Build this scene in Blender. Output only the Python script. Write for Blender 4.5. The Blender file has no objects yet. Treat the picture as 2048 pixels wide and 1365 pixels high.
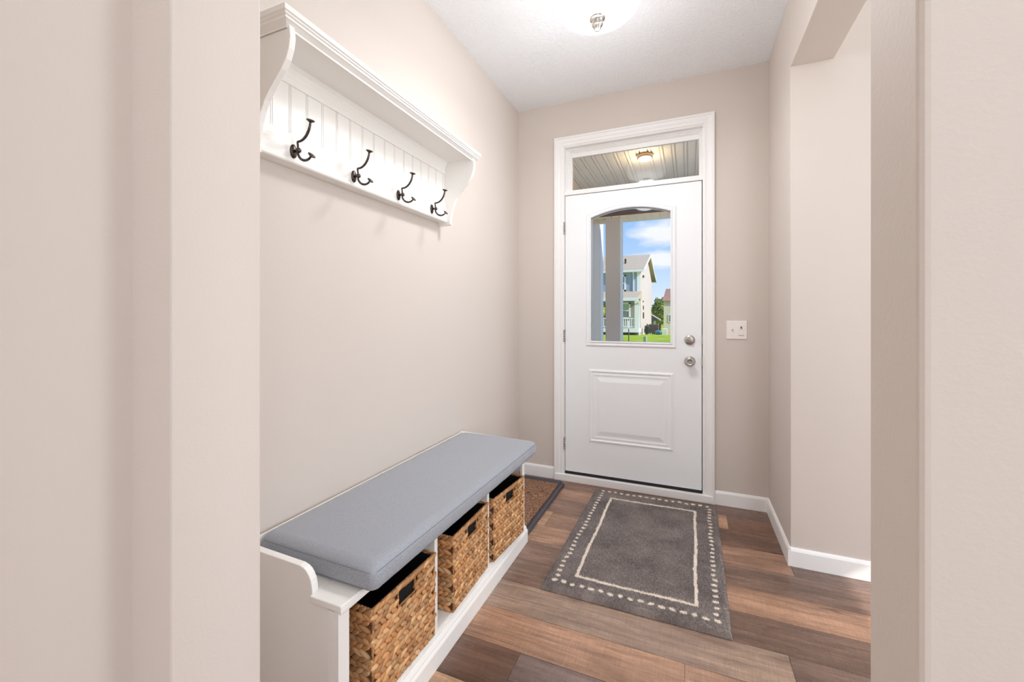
import bpy, bmesh, math, random
import numpy as np
from mathutils import Vector, Matrix
random.seed(7); rng = np.random.default_rng(7)
scene = bpy.context.scene
COL = scene.collection
PI = math.pi

# ---------------------------------------------------------------- camera, world, sun, daylight, exposure
H_CAM = 1.193
cam_d = bpy.data.cameras.new('camera'); cam = bpy.data.objects.new('camera', cam_d); COL.objects.link(cam)
cam.location = (0, 0, H_CAM); cam.rotation_euler = (PI/2, 0, math.radians(22.8828))
cam_d.sensor_width = 36; cam_d.lens = 834/2048*36; cam_d.shift_y = -50.5/2048
cam_d.clip_start = 0.02; cam_d.clip_end = 400
scene.camera = cam
scene.view_settings.view_transform = 'Standard'; scene.view_settings.look = 'None'
scene.view_settings.exposure = 0.36; scene.view_settings.gamma = 1.0
scene.view_settings.use_curve_mapping = False
scene.cycles.use_denoising = True
scene.cycles.max_bounces = 10; scene.cycles.diffuse_bounces = 6; scene.cycles.sample_clamp_indirect = 6

def srgb(r, g, b):
    f = lambda c: (c/255/12.92) if c/255 <= .04045 else ((c/255+.055)/1.055)**2.4
    return (f(r), f(g), f(b), 1)

w = bpy.data.worlds.new('sky'); scene.world = w; w.use_nodes = True
nt = w.node_tree; nt.nodes.clear()
def N(t, tree=None, **k):
    n = (tree or nt).nodes.new(t)
    for a, v in k.items(): setattr(n, a, v)
    return n
L = nt.links.new
out = N('ShaderNodeOutputWorld'); bg = N('ShaderNodeBackground'); tc = N('ShaderNodeTexCoord')
sep = N('ShaderNodeSeparateXYZ'); L(tc.outputs['Generated'], sep.inputs[0])
rp = N('ShaderNodeValToRGB'); L(sep.outputs['Z'], rp.inputs[0])
e = rp.color_ramp.elements
e[0].position = 0.0; e[0].color = srgb(232, 242, 252)
e[1].position = 1.0; e[1].color = srgb(60, 120, 210)
x = e.new(.07); x.color = srgb(202, 227, 253)
x = e.new(.15); x.color = srgb(168, 207, 251)
x = e.new(.30); x.color = srgb(130, 182, 244)
noise = N('ShaderNodeTexNoise'); mp = N('ShaderNodeMapping'); mp.inputs['Scale'].default_value = (9, 9, 26)
L(tc.outputs['Generated'], mp.inputs[0]); L(mp.outputs[0], noise.inputs['Vector'])
noise.inputs['Detail'].default_value = 7; noise.inputs['Scale'].default_value = 1.0
def cloud(cx, cy, cz, sx, sz):
    # distance from the bank's bearing, in azimuth and elevation
    m = N('ShaderNodeMapping', vector_type='TEXTURE'); m.inputs['Location'].default_value = (cx, cy, cz)
    m.inputs['Scale'].default_value = (sx, 5, sz)
    L(tc.outputs['Generated'], m.inputs[0])
    ln = N('ShaderNodeVectorMath', operation='LENGTH'); L(m.outputs[0], ln.inputs[0])
    a = N('ShaderNodeMath', operation='MULTIPLY_ADD'); L(noise.outputs['Fac'], a.inputs[0])
    a.inputs[1].default_value = -2.2; L(ln.outputs['Value'], a.inputs[2])
    r = N('ShaderNodeMapRange'); L(a.outputs[0], r.inputs[0])
    r.inputs[1].default_value = .1; r.inputs[2].default_value = -.45
    return r.outputs[0]
c1 = cloud(-.052, .98, .182, .060, .030); c2 = cloud(-.045, .985, .128, .075, .018)
mx = N('ShaderNodeMath', operation='MAXIMUM'); L(c1, mx.inputs[0]); L(c2, mx.inputs[1])
mc = N('ShaderNodeMix', data_type='RGBA'); L(mx.outputs[0], mc.inputs[0]); L(rp.outputs[0], mc.inputs[6])
mc.inputs[7].default_value = srgb(243, 247, 253)
L(mc.outputs[2], bg.inputs[0]); bg.inputs[1].default_value = .84; L(bg.outputs[0], out.inputs[0])

def light(name, kind, loc, energy, color=(1, 1, 1), rot=(0, 0, 0), **k):
    d = bpy.data.lights.new(name, kind); d.energy = energy; d.color = color
    for a, v in k.items(): setattr(d, a, v)
    o = bpy.data.objects.new(name, d); o.location = loc; o.rotation_euler = rot; COL.objects.link(o); return o
sun = light('sun', 'SUN', (5, 0, 20), 3.9, (1, .95, .88), angle=.01)
sun.rotation_euler = Vector((-.80, .30, -.62)).to_track_quat('-Z', 'Y').to_euler()
def window_light(name, loc, sx, sz, power, aim, color=(.90, .965, 1)):
    o = light(name, 'AREA', loc, power, color, shape='RECTANGLE', size=sx, size_y=sz)
    o.rotation_euler = Vector(aim).to_track_quat('-Z', 'Y').to_euler(); return o
# area lamps standing for daylight at unseen windows of the adjoining rooms (openings are cut in their walls)
window_light('daylight_side_room', (3.38, 1.45, 1.45), 1.3, 1.5, 45, (-1, 0, .28))
window_light('daylight_living_room', (3.38, -2.1, 1.45), 1.6, 1.5, 6, (-1, 0, .2))
window_light('rear_window_fill', (1.35, -2.98, 1.45), 1.7, 1.6, 32, (0, 1, .45))  # unseen window lamp added to light the door wall from the front
light('bench_fill', 'POINT', (1.05, -1.0, 2.45), 17, (.95, .97, 1), shadow_soft_size=.15)  # added fill lamp that brightens the bench end, no fixture hangs there

# ---------------------------------------------------------------- helpers
def link(o, parent=None):
    COL.objects.link(o)
    if parent is not None:
        o.parent = parent
    return o
class MB:
    """collects shapes into one mesh"""
    def __init__(s): s.v = []; s.f = []; s.sm = []
    def add(s, vs, fs, smooth=False):
        b = len(s.v); s.v += [tuple(p) for p in vs]; s.f += [tuple(i+b for i in f) for f in fs]; s.sm += [smooth]*len(fs); return s
    def box(s, x0, x1, y0, y1, z0, z1):
        return s.add([(x0,y0,z0),(x1,y0,z0),(x1,y1,z0),(x0,y1,z0),(x0,y0,z1),(x1,y0,z1),(x1,y1,z1),(x0,y1,z1)],
              [(0,3,2,1),(4,5,6,7),(0,1,5,4),(1,2,6,5),(2,3,7,6),(3,0,4,7)])
    def prism(s, pts, axis, a, b, smooth=False):
        """pts: outline in the plane across axis; x: (y,z)  y: (x,z)  z: (x,y)"""
        n = len(pts)
        mk = {'x': lambda p, t: (t, p[0], p[1]), 'y': lambda p, t: (p[0], t, p[1]), 'z': lambda p, t: (p[0], p[1], t)}[axis]
        vs = [mk(p, a) for p in pts]+[mk(p, b) for p in pts]
        s.add(vs, [(i, (i+1) % n, (i+1) % n+n, i+n) for i in range(n)], smooth)
        bb = len(s.v)-2*n
        s.f += [tuple(bb+i for i in range(n))[::-1], tuple(bb+n+i for i in range(n))]; s.sm += [False, False]
        return s
    def lathe(s, prof, c, n=32, axis=(0,0,1), smooth=True, sx=1.0, sy=1.0):
        """prof: (radius, height) along axis from c"""
        q = Vector((0,0,1)).rotation_difference(Vector(axis).normalized()); c = Vector(c)
        vs = []; fs = []
        for r, h in prof:
            for k in range(n):
                a = 2*PI*k/n; vs.append(c+q @ Vector((r*math.cos(a)*sx, r*math.sin(a)*sy, h)))
        for i in range(len(prof)-1):
            for k in range(n):
                k2 = (k+1) % n; fs.append((i*n+k, i*n+k2, (i+1)*n+k2, (i+1)*n+k))
        s.add(vs, fs, smooth)
        b = len(s.v)-len(vs)
        if prof[0][0] > 1e-5: s.f.append(tuple(b+k for k in range(n))[::-1]); s.sm.append(False)
        if prof[-1][0] > 1e-5: s.f.append(tuple(b+(len(prof)-1)*n+k for k in range(n))); s.sm.append(False)
        return s
    def tube(s, pts, r, n=10, closed=False, smooth=True):
        pts = [Vector(p) for p in pts]; m = len(pts); rs = r if isinstance(r, (list, tuple)) else [r]*m
        vs = []; up = Vector((0.03,.02,1)).normalized(); pu = None
        for i, p in enumerate(pts):
            t = (pts[(i+1) % m]-pts[i-1]) if closed else (pts[min(i+1, m-1)]-pts[max(i-1, 0)])
            t.normalize()
            if pu is None:
                a = t.cross(up)
                if a.length < .05: a = t.cross(Vector((1, 0, 0)))
            else: a = pu-t*pu.dot(t)
            a.normalize(); pu = a; b = t.cross(a)
            for k in range(n):
                q = 2*PI*k/n; vs.append(p+(a*math.cos(q)+b*math.sin(q))*rs[i])
        fs = []
        for i in range(m if closed else m-1):
            j = (i+1) % m
            for k in range(n): fs.append((i*n+k, i*n+(k+1) % n, j*n+(k+1) % n, j*n+k))
        if not closed: fs += [tuple(range(n))[::-1], tuple((m-1)*n+k for k in range(n))]
        return s.add(vs, fs, smooth)
    def rings(s, rings, smooth=False, cap=False):
        """list of equal-length closed loops of 3-D points joined one to the next"""
        n = len(rings[0]); vs = [p for r in rings for p in r]; fs = []
        for i in range(len(rings)-1):
            for k in range(n): fs.append((i*n+k, i*n+(k+1) % n, (i+1)*n+(k+1) % n, (i+1)*n+k))
        if cap: fs.append(tuple((len(rings)-1)*n+k for k in range(n)))
        return s.add(vs, fs, smooth)
    def build(s, name, mat, parent=None, bevel=0, seg=2, fixn=True):
        me = bpy.data.meshes.new(name); me.from_pydata(s.v, [], s.f)
        me.polygons.foreach_set('use_smooth', s.sm)
        if fixn:
            bm = bmesh.new(); bm.from_mesh(me); bmesh.ops.recalc_face_normals(bm, faces=bm.faces); bm.to_mesh(me); bm.free()
        me.update()
        mats = mat if isinstance(mat, (list, tuple)) else [mat]
        for m in mats: me.materials.append(m)
        o = link(bpy.data.objects.new(name, me), parent)
        if bevel:
            b = o.modifiers.new('bevel', 'BEVEL'); b.width = bevel; b.segments = seg; b.limit_method = 'ANGLE'
            b.harden_normals = False
        return o
def tag(o, label=None, cat=None, group=None, kind=None):
    if label: o['label'] = label
    if cat: o['category'] = cat
    if group: o['group'] = group
    if kind: o['kind'] = kind
    return o
def struct(o): o['kind'] = 'structure'; return o
def thing(name, label, cat, loc=(0, 0, 0), rz=0, group=None):
    o = bpy.data.objects.new(name, None); COL.objects.link(o); o.location = loc; o.rotation_euler = (0, 0, rz)
    o.empty_display_size = .05
    return tag(o, label, cat, group)
def rel(mb, loc):
    mb.v = [(p[0]-loc[0], p[1]-loc[1], p[2]-loc[2]) for p in mb.v]; return mb
def copy_tree(o, parent=None):
    c = o.copy(); COL.objects.link(c)
    if parent is not None: c.parent = parent
    for ch in list(o.children): copy_tree(ch, c)
    return c

# ---------------------------------------------------------------- materials
def mat(name, color, rough=.5, metal=0, bump=None, vary=None, **k):
    m = bpy.data.materials.new(name); m.use_nodes = True; t = m.node_tree; p = t.nodes['Principled BSDF']
    p.inputs['Base Color'].default_value = color; p.inputs['Roughness'].default_value = rough; p.inputs['Metallic'].default_value = metal
    for a, v in k.items(): p.inputs[a.replace('_', ' ')].default_value = v
    if bump or vary: tcn = t.nodes.new('ShaderNodeTexCoord')
    if bump:
        sc, st, dist = bump
        n = t.nodes.new('ShaderNodeTexNoise'); n.inputs['Scale'].default_value = sc; n.inputs['Detail'].default_value = 3
        b = t.nodes.new('ShaderNodeBump'); b.inputs['Strength'].default_value = st; b.inputs['Distance'].default_value = dist
        t.links.new(tcn.outputs['Object'], n.inputs['Vector']); t.links.new(n.outputs['Fac'], b.inputs['Height']); t.links.new(b.outputs[0], p.inputs['Normal'])
    if vary:
        sc, c2 = vary
        n = t.nodes.new('ShaderNodeTexNoise'); n.inputs['Scale'].default_value = sc; n.inputs['Detail'].default_value = 5
        r = t.nodes.new('ShaderNodeMapRange'); r.inputs[1].default_value = .35; r.inputs[2].default_value = .65
        mxx = t.nodes.new('ShaderNodeMix'); mxx.data_type = 'RGBA'
        t.links.new(tcn.outputs['Object'], n.inputs['Vector']); t.links.new(n.outputs['Fac'], r.inputs[0]); t.links.new(r.outputs[0], mxx.inputs[0])
        mxx.inputs[6].default_value = color; mxx.inputs[7].default_value = c2; t.links.new(mxx.outputs[2], p.inputs['Base Color'])
    return m
M = {}
M['wall'] = mat('greige_wall_paint', srgb(213, 203, 195), .62, bump=(210, .22, .0012))
M['trim'] = mat('white_trim_paint', srgb(246, 245, 244), .38, bump=(60, .04, .001))
M['door'] = mat('white_door_paint', srgb(247, 250, 253), .42)
M['furn'] = mat('white_furniture_lacquer', srgb(246, 244, 240), .35)
M['ceiling'] = mat('textured_ceiling_paint', srgb(246, 249, 252), .8)
def ceil_tex(m):
    t = m.node_tree; p = t.nodes['Principled BSDF']; tcn = t.nodes.new('ShaderNodeTexCoord')
    n = t.nodes.new('ShaderNodeTexNoise'); n.inputs['Scale'].default_value = 75; n.inputs['Detail'].default_value = 4; n.inputs['Distortion'].default_value = 1.2
    r = t.nodes.new('ShaderNodeMapRange'); r.inputs[1].default_value = .46; r.inputs[2].default_value = .6
    b = t.nodes.new('ShaderNodeBump'); b.inputs['Strength'].default_value = .5; b.inputs['Distance'].default_value = .0035
    t.links.new(tcn.outputs['Object'], n.inputs['Vector']); t.links.new(n.outputs['Fac'], r.inputs[0]); t.links.new(r.outputs[0], b.inputs['Height']); t.links.new(b.outputs[0], p.inputs['Normal'])
ceil_tex(M['ceiling'])
M['bronze'] = mat('oil_rubbed_bronze', srgb(62, 54, 52), .32, .75, bump=(90, .1, .0008), vary=(60, srgb(95, 82, 76)))
M['nickel'] = mat('satin_nickel', srgb(196, 193, 188), .26, 1)
M['dark_metal'] = mat('hinge_steel', srgb(176, 172, 166), .5, .6)
M['rubber'] = mat('black_weatherstrip', srgb(28, 28, 30), .5)
M['plastic'] = mat('white_plastic', srgb(238, 232, 228), .3)
M['dark'] = mat('dark_plastic', srgb(30, 28, 28), .3)
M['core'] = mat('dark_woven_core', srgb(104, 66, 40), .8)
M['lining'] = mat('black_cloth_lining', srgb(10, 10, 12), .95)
M['tray'] = mat('grey_rubber', srgb(72, 72, 80), .45, bump=(300, .1, .0005))
# emissive / translucent bowl
def emis(name, color, strength, base=None, rough=.3):
    m = mat(name, base or color, rough); p = m.node_tree.nodes['Principled BSDF']
    p.inputs['Emission Color'].default_value = color; p.inputs['Emission Strength'].default_value = strength; return m
M['bowl'] = emis('lit_alabaster_glass', (1, .985, .96, 1), 1.5)
M['porch_lens'] = emis('lit_lens', (1, .86, .62, 1), 3.2)
def glass(name, tint=(1, 1, 1, 1), refl=.08):
    m = bpy.data.materials.new(name); m.use_nodes = True; t = m.node_tree; t.nodes.clear()
    o = t.nodes.new('ShaderNodeOutputMaterial'); a = t.nodes.new('ShaderNodeBsdfTransparent'); g = t.nodes.new('ShaderNodeBsdfGlossy'); mi = t.nodes.new('ShaderNodeMixShader')
    lw = t.nodes.new('ShaderNodeFresnel'); lw.inputs[0].default_value = 1.45
    a.inputs[0].default_value = tint; g.inputs['Roughness'].default_value = .0
    t.links.new(lw.outputs[0], mi.inputs[0]); t.links.new(a.outputs[0], mi.inputs[1]); t.links.new(g.outputs[0], mi.inputs[2]); t.links.new(mi.outputs[0], o.inputs[0])
    return m
M['glass'] = glass('clear_window_glass')

def fabric_mat():
    m = mat('grey_blue_upholstery', srgb(150, 153, 160), .6); t = m.node_tree; p = t.nodes['Principled BSDF']
    p.inputs['Sheen Weight'].default_value = .45; p.inputs['Sheen Roughness'].default_value = .35
    tcn = t.nodes.new('ShaderNodeTexCoord'); mpn = t.nodes.new('ShaderNodeMapping'); mpn.inputs['Scale'].default_value = (260, 1400, 260)
    n = t.nodes.new('ShaderNodeTexNoise'); n.inputs['Scale'].default_value = 1; n.inputs['Detail'].default_value = 2
    n2 = t.nodes.new('ShaderNodeTexNoise'); n2.inputs['Scale'].default_value = 1; mp2 = t.nodes.new('ShaderNodeMapping'); mp2.inputs['Scale'].default_value = (1400, 260, 260)
    for a, b in ((mpn, n), (mp2, n2)): t.links.new(tcn.outputs['Object'], a.inputs[0]); t.links.new(a.outputs[0], b.inputs['Vector'])
    s = t.nodes.new('ShaderNodeMath'); s.operation = 'ADD'; t.links.new(n.outputs['Fac'], s.inputs[0]); t.links.new(n2.outputs['Fac'], s.inputs[1])
    b = t.nodes.new('ShaderNodeBump'); b.inputs['Strength'].default_value = .35; b.inputs['Distance'].default_value = .0008
    t.links.new(s.outputs[0], b.inputs['Height']); t.links.new(b.outputs[0], p.inputs['Normal'])
    r = t.nodes.new('ShaderNodeMapRange'); r.inputs[1].default_value = .7; r.inputs[2].default_value = 1.3
    t.links.new(s.outputs[0], r.inputs[0]); mxx = t.nodes.new('ShaderNodeMix'); mxx.data_type = 'RGBA'; t.links.new(r.outputs[0], mxx.inputs[0])
    mxx.inputs[6].default_value = srgb(138, 142, 150); mxx.inputs[7].default_value = srgb(172, 176, 184); t.links.new(mxx.outputs[2], p.inputs['Base Color'])
    return m
M['fabric'] = fabric_mat()
M['seam'] = mat('grey_seam_thread', srgb(132, 134, 141), .8)

def attr_mat(name, rough, attr='tone', spec=.5, sheen=0, streak=None, noise_amt=None):
    m = mat(name, (1, 1, 1, 1), rough); t = m.node_tree; p = t.nodes['Principled BSDF']; p.inputs['Specular IOR Level'].default_value = spec
    p.inputs['Sheen Weight'].default_value = sheen
    a = t.nodes.new('ShaderNodeAttribute'); a.attribute_name = attr
    t.links.new(a.outputs['Color'], p.inputs['Base Color']); return m
M['weave'] = attr_mat('woven_water_hyacinth', .42, spec=.5)
def weave_bump(m):
    t = m.node_tree; p = t.nodes['Principled BSDF']; tcn = t.nodes.new('ShaderNodeTexCoord')
    n = t.nodes.new('ShaderNodeTexNoise'); n.inputs['Scale'].default_value = 420; n.inputs['Detail'].default_value = 3
    b = t.nodes.new('ShaderNodeBump'); b.inputs['Strength'].default_value = .35; b.inputs['Distance'].default_value = .0015
    t.links.new(tcn.outputs['Object'], n.inputs['Vector']); t.links.new(n.outputs['Fac'], b.inputs['Height']); t.links.new(b.outputs[0], p.inputs['Normal'])
weave_bump(M['weave'])
M['pile'] = attr_mat('tufted_wool_pile', .95, spec=.1, sheen=.3)
M['leafcol'] = attr_mat('leaf_foliage', .6, spec=.3)

def floor_mat():
    m = mat('wood_plank_floor', (1, 1, 1, 1), .36); t = m.node_tree; p = t.nodes['Principled BSDF']; lk = t.links.new
    a = t.nodes.new('ShaderNodeAttribute'); a.attribute_name = 'tone'
    tcn = t.nodes.new('ShaderNodeTexCoord')
    off = t.nodes.new('ShaderNodeAttribute'); off.attribute_name = 'shift'
    add = t.nodes.new('ShaderNodeVectorMath'); add.operation = 'ADD'; lk(tcn.outputs['Object'], add.inputs[0]); lk(off.outputs['Vector'], add.inputs[1])
    def nz(scale, det, dist=0):
        mpn = t.nodes.new('ShaderNodeMapping'); mpn.inputs['Scale'].default_value = scale; lk(add.outputs[0], mpn.inputs[0])
        n = t.nodes.new('ShaderNodeTexNoise'); n.inputs['Scale'].default_value = 1; n.inputs['Detail'].default_value = det; n.inputs['Distortion'].default_value = dist
        lk(mpn.outputs[0], n.inputs['Vector']); return n.outputs['Fac']
    def rng_(s, a0, a1, b0, b1):
        r = t.nodes.new('ShaderNodeMapRange'); lk(s, r.inputs[0]); r.inputs[1].default_value = a0; r.inputs[2].default_value = a1; r.inputs[3].default_value = b0; r.inputs[4].default_value = b1; return r.outputs[0]
    def mulc(c, f):
        mm = t.nodes.new('ShaderNodeVectorMath'); mm.operation = 'SCALE'; lk(c, mm.inputs[0]); lk(f, mm.inputs['Scale']); return mm.outputs[0]
    grain = rng_(nz((3.2, 60, 1), 6, .8), .3, .7, .70, 1.24)
    fine = rng_(nz((14, 420, 1), 3), .3, .7, .84, 1.14)
    cloudn = rng_(nz((2.6, 9, 1), 3, .5), .32, .68, .74, 1.2)
    saw = rng_(nz((260, 14, 1), 3, .6), .35, .65, .88, 1.10)
    knot = rng_(nz((4.5, 11, 1), 2, 1.5), .70, .78, 1.0, .55)
    c = a.outputs['Color']
    for f in (grain, fine, cloudn, saw, knot): c = mulc(c, f)
    lk(c, p.inputs['Base Color'])
    b = t.nodes.new('ShaderNodeBump'); b.inputs['Strength'].default_value = .2; b.inputs['Distance'].default_value = .001; lk(grain, b.inputs['Height']); lk(b.outputs[0], p.inputs['Normal'])
    lk(rng_(nz((6, 80, 1), 3), .3, .7, .22, .38), p.inputs['Roughness'])
    return m
M['floor'] = floor_mat()
M['floor_base'] = mat('floor_joint', srgb(60, 44, 36), .8)

def point_color(me, name, arr):
    a = me.color_attributes.new(name, 'FLOAT_COLOR', 'POINT'); a.data.foreach_set('color', np.asarray(arr, dtype=np.float32).ravel())

# ---------------------------------------------------------------- room shell
XL, XR, YD, ZC = -1.186, .452, 2.94, 2.74      # entry left wall, right wall, door wall, ceiling
JX0, JY0, JY1 = -.60, .3176, .4376                 # left end of the wide opening beside the camera
RX0, RY0, RY1 = .15, .381, .472                                     # right end of that opening
YR = 2.358                                     # wall end where the side room opens
X0, X1, Z0, Z1 = -.832, .092, 0, 2.417         # door + transom opening
# floor: planks laid along X, one tone each
PW = .1775; rows0 = 1.37
tan, tan2, mid, dk, dk2, gry = (178, 138, 112), (186, 148, 118), (156, 118, 95), (116, 88, 74), (130, 103, 89), (162, 136, 118)
orange = (176, 136, 110)
rows = {  # row index from Y=1.37: list of (x_end, tone)
 -1: [(-.545, dk), (1.0, (128, 108, 100)), (3.5, mid)], 0: [(-.01, tan), (1.3, (180, 142, 118)), (3.5, dk)],
 1: [(.325, gry), (3.5, (122, 98, 86))], 2: [(-.30, (140, 112, 96)), (3.5, (124, 98, 84))],
 3: [(-.2, (146, 116, 100)), (3.5, orange)], 4: [(-.15, (176, 138, 112)), (3.5, (126, 100, 86))],
 5: [(-.752, tan2), (-.1, (158, 122, 100)), (.45, (160, 122, 100)), (3.5, (122, 98, 86))], 6: [(-.1, (142, 110, 92)), (3.5, (116, 86, 70))],
 7: [(-.56, tan), (-.1, (150, 118, 100)), (.21, (190, 146, 116)), (3.5, (128, 92, 72))], 8: [(-.4, (140, 106, 88)), (3.5, (122, 94, 80))]}
fv, ff, ftone, fshift = [], [], [], []
for r in range(-26, 10):
    y0 = rows0+r*PW; y1 = min(y0+PW, 3.0)
    segs = rows.get(r)
    if segs is None:
        rr = random.Random(r*13); xx = -1.1+rr.random()*.8; segs = []
        while xx < 3.5:
            segs.append((xx, rr.choice([tan, tan2, mid, dk, dk2, gry]))); xx += 1.22
        segs.append((3.5, mid))
    xa = -1.35
    for xe, tone in segs:
        b = len(fv); g = .0007
        for (px, py) in ((xa+g, y0+g), (xe-g, y0+g), (xe-g, y1-g), (xa+g, y1-g)): fv.append((px, py, 0))
        ff.append((b, b+1, b+2, b+3)); tl = srgb(*tone)
        sh = (random.random()*20, random.random()*20, 0, 1)
        tl = tuple(c*f for c, f in zip(tl[:3], (.99, 1.0, 1.02)))+(1,); ftone += [tl]*4; fshift += [sh]*4; xa = xe
b = len(fv); fv += [(-1.35, -3.2, -.02), (3.5, -3.2, -.02), (3.5, 3.08, -.02), (-1.35, 3.08, -.02), (-1.35, -3.2, -.0012), (3.5, -3.2, -.0012), (3.5, 3.08, -.0012), (-1.35, 3.08, -.0012)]
nb = [(0,3,2,1),(4,5,6,7),(0,1,5,4),(1,2,6,5),(2,3,7,6),(3,0,4,7)]
ff += [tuple(b+i for i in f) for f in nb]; ftone += [srgb(58, 44, 38)]*8; fshift += [(0, 0, 0, 1)]*8
me = bpy.data.meshes.new('floor'); me.from_pydata(fv, [], ff); me.materials.append(M['floor'])
point_color(me, 'tone', ftone); point_color(me, 'shift', fshift)
struct(link(bpy.data.objects.new('floor', me)))
struct(MB().box(-1.35, 3.5, -3.2, 3.08, ZC, ZC+.1).build('ceiling', M['ceiling']))
# door wall with its opening
m = MB(); m.box(-1.35, X0, YD, YD+.14, -.02, ZC).box(X1, XR+.15, YD, YD+.14, -.02, ZC).box(X0, X1, YD, YD+.14, Z1, ZC)
struct(m.build('wall_front', M['wall']))
struct(MB().box(XL-.16, XL, JY1, YD+.14, -.02, ZC).build('wall_left', M['wall']))
struct(MB().box(XL-.16, JX0, JY0, JY1, -.02, ZC).build('wall_partition_left', M['wall'], bevel=.004))
struct(MB().box(-.85, -.6873, -3.1, JY0, -.02, ZC).build('wall_hall', M['wall']))
struct(MB().box(RX0, XR+.17, RY0, RY1, -.02, ZC).build('wall_partition_right', M['wall'], bevel=.006, seg=3))
struct(MB().prism([(XR, YR), (3.5, YR), (3.5, YR+.12), (XR+.15, YR+.12), (XR+.15, YD), (XR, YD)], 'z', -.02, ZC).build('wall_right', M['wall'], bevel=.003))
struct(MB().box(XR, XR+.172, RY1, YR, 2.386, ZC).build('wall_header', M['wall'], bevel=.003))
# outer walls of the adjoining rooms, with window openings
def wall_open(x0, x1, y0, y1, axis, holes, name):
    m = MB(); a0, a1 = (y0, y1) if axis == 'y' else (x0, x1); cur = a0
    def bx(a, b, z0, z1):
        if axis == 'y': m.box(x0, x1, a, b, z0, z1)
        else: m.box(a, b, y0, y1, z0, z1)
    for (h0, h1, z0, z1) in holes:
        bx(cur, h0, -.02, ZC); bx(h0, h1, -.02, z0); bx(h0, h1, z1, ZC); cur = h1
    bx(cur, a1, -.02, ZC); return struct(m.build(name, M['wall']))
wall_open(3.4, 3.5, -3.1, YR, 'y', [(-2.9, -1.3, .7, 2.2), (.8, 2.1, .7, 2.2)], 'wall_far_right')
wall_open(-.85, 3.5, -3.1, -3.0, 'x', [(.5, 2.2, .65, 2.25)], 'wall_rear')
# baseboards
def base_profile(d, h=.086): return [(0, 0), (d, 0), (d, h-.014), (d-.003, h-.006), (d-.007, h), (0, h)]
bt = .012
def bb_x(name, xa, xb, ywall, sgn=-1):     # along X, on a wall facing -Y
    return struct(MB().prism([(ywall+sgn*p[0], p[1]) for p in base_profile(bt)], 'x', xa, xb).build(name, M['trim']))
def bb_y(name, ya, yb, xwall, sgn):
    return struct(MB().prism([(xwall+sgn*p[0], p[1]) for p in base_profile(bt)], 'y', ya, yb).build(name, M['trim']))
bb_x('baseboard_front_left', XL, -.902, YD); bb_x('baseboard_front_right', .153, XR, YD)
bb_y('baseboard_left', JY1, YD-bt, XL, 1); bb_y('baseboard_right', YR-bt, YD-bt, XR, -1)
bb_x('baseboard_side_room', XR, 3.4, YR)

# ---------------------------------------------------------------- casing, transom, entry door
def ringXZ(x0, x1, z0, z1, o, y): return [(x0+o, y, z0+o), (x1-o, y, z0+o), (x1-o, y, z1-o), (x0+o, y, z1-o)]
CO = .068
m = MB()
ox0, ox1, oz1 = X0-CO, X1+CO-.005, Z1+CO
# casing profile swept up the left side, across the head, down the right side (open at the floor)
prof = [(0, 0), (0, .020), (.006, .022), (.013, .022), (.0145, .0165), (.022, .0165), (.032, .0155), (.040, .0125), (.0415, .0095), (.052, .0095), (.0535, .0125), (.058, .0130), (.0625, .0105), (.0635, .007), (CO, .006), (CO, 0)]
vs = []
for (o, t) in prof:
    y = YD-t
    xo1 = ox1-o*(ox1-X1)/CO
    vs += [(ox0+o, y, -.0), (ox0+o, y, oz1-o), (xo1, y, oz1-o), (xo1, y, 0)]
fs = []
for i in range(len(prof)-1):
    for k in range(3): fs.append((i*4+k, i*4+k+1, i*4+4+k+1, i*4+4+k))
struct(m.add(vs, fs).build('trim_1', M['trim']))
# jamb: lining of the opening, mullion bar between door and transom, sill
m = MB()
m.box(X0, -.826, YD-.004, YD+.14, 0, Z1).box(.0865, X1, YD-.004, YD+.14, 0, Z1).box(X0, X1, YD-.004, YD+.14, Z1-.006, Z1)
m.box(-.826, .0865, YD-.002, YD+.13, 2.066, 2.086).box(-.826, .0865, YD+.006, YD+.13, 2.086, 2.100)
m.box(-.826, .0865, YD+.045, YD+.13, 2.050, 2.066).box(-.826, -.812, YD+.048, YD+.13, .05, 2.06).box(.072, .0865, YD+.048, YD+.13, .05, 2.06)
struct(m.build('trim_2', M['trim'], bevel=.0012))
struct(MB().box(-.9, .15, YD-.024, YD+.02, 0, .048).build('trim_3', M['trim'], bevel=.003))
th = struct(MB().box(-.826, .0865, YD+.02, YD+.16, 0, .05).box(-.826, .0865, YD+.003, YD+.05, .048, .064).build('trim_4', M['rubber'], bevel=.002))
# transom window
wnd = bpy.data.objects.new('window_1', None); COL.objects.link(wnd); wnd.location = (-.37, YD+.06, 2.1); struct(wnd)
def W(mb): return rel(mb, wnd.location)
sx0, sx1, sz0, sz1 = -.826, .0865, 2.100, 2.411
m = MB(); rr = []
for (o, y) in [(0, .032), (.006, .032), (.006, .040), (.012, .040), (.012, .047), (.018, .047), (.018, .054), (.022, .056), (.0225, .09), (0, .09)]:
    rr.append([(sx0+o*1.55, YD+y, sz0+o*.4), (sx1-o*.85, YD+y, sz0+o*.4), (sx1-o*.85, YD+y, sz1-o*1.1), (sx0+o*1.55, YD+y, sz1-o*1.1)])
rr.append(rr[0]); W(m.rings(rr)).build('frame', M['trim'], wnd)
m = MB(); gx0, gx1, gz0, gz1 = -.786, .066, 2.114, 2.357
o0 = [(sx0+.034, sx1-.019, sz0+.008, sz1-.0245)]
a0 = (sx0+.034, sx1-.0185, sz0+.0085, sz1-.024)
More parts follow.
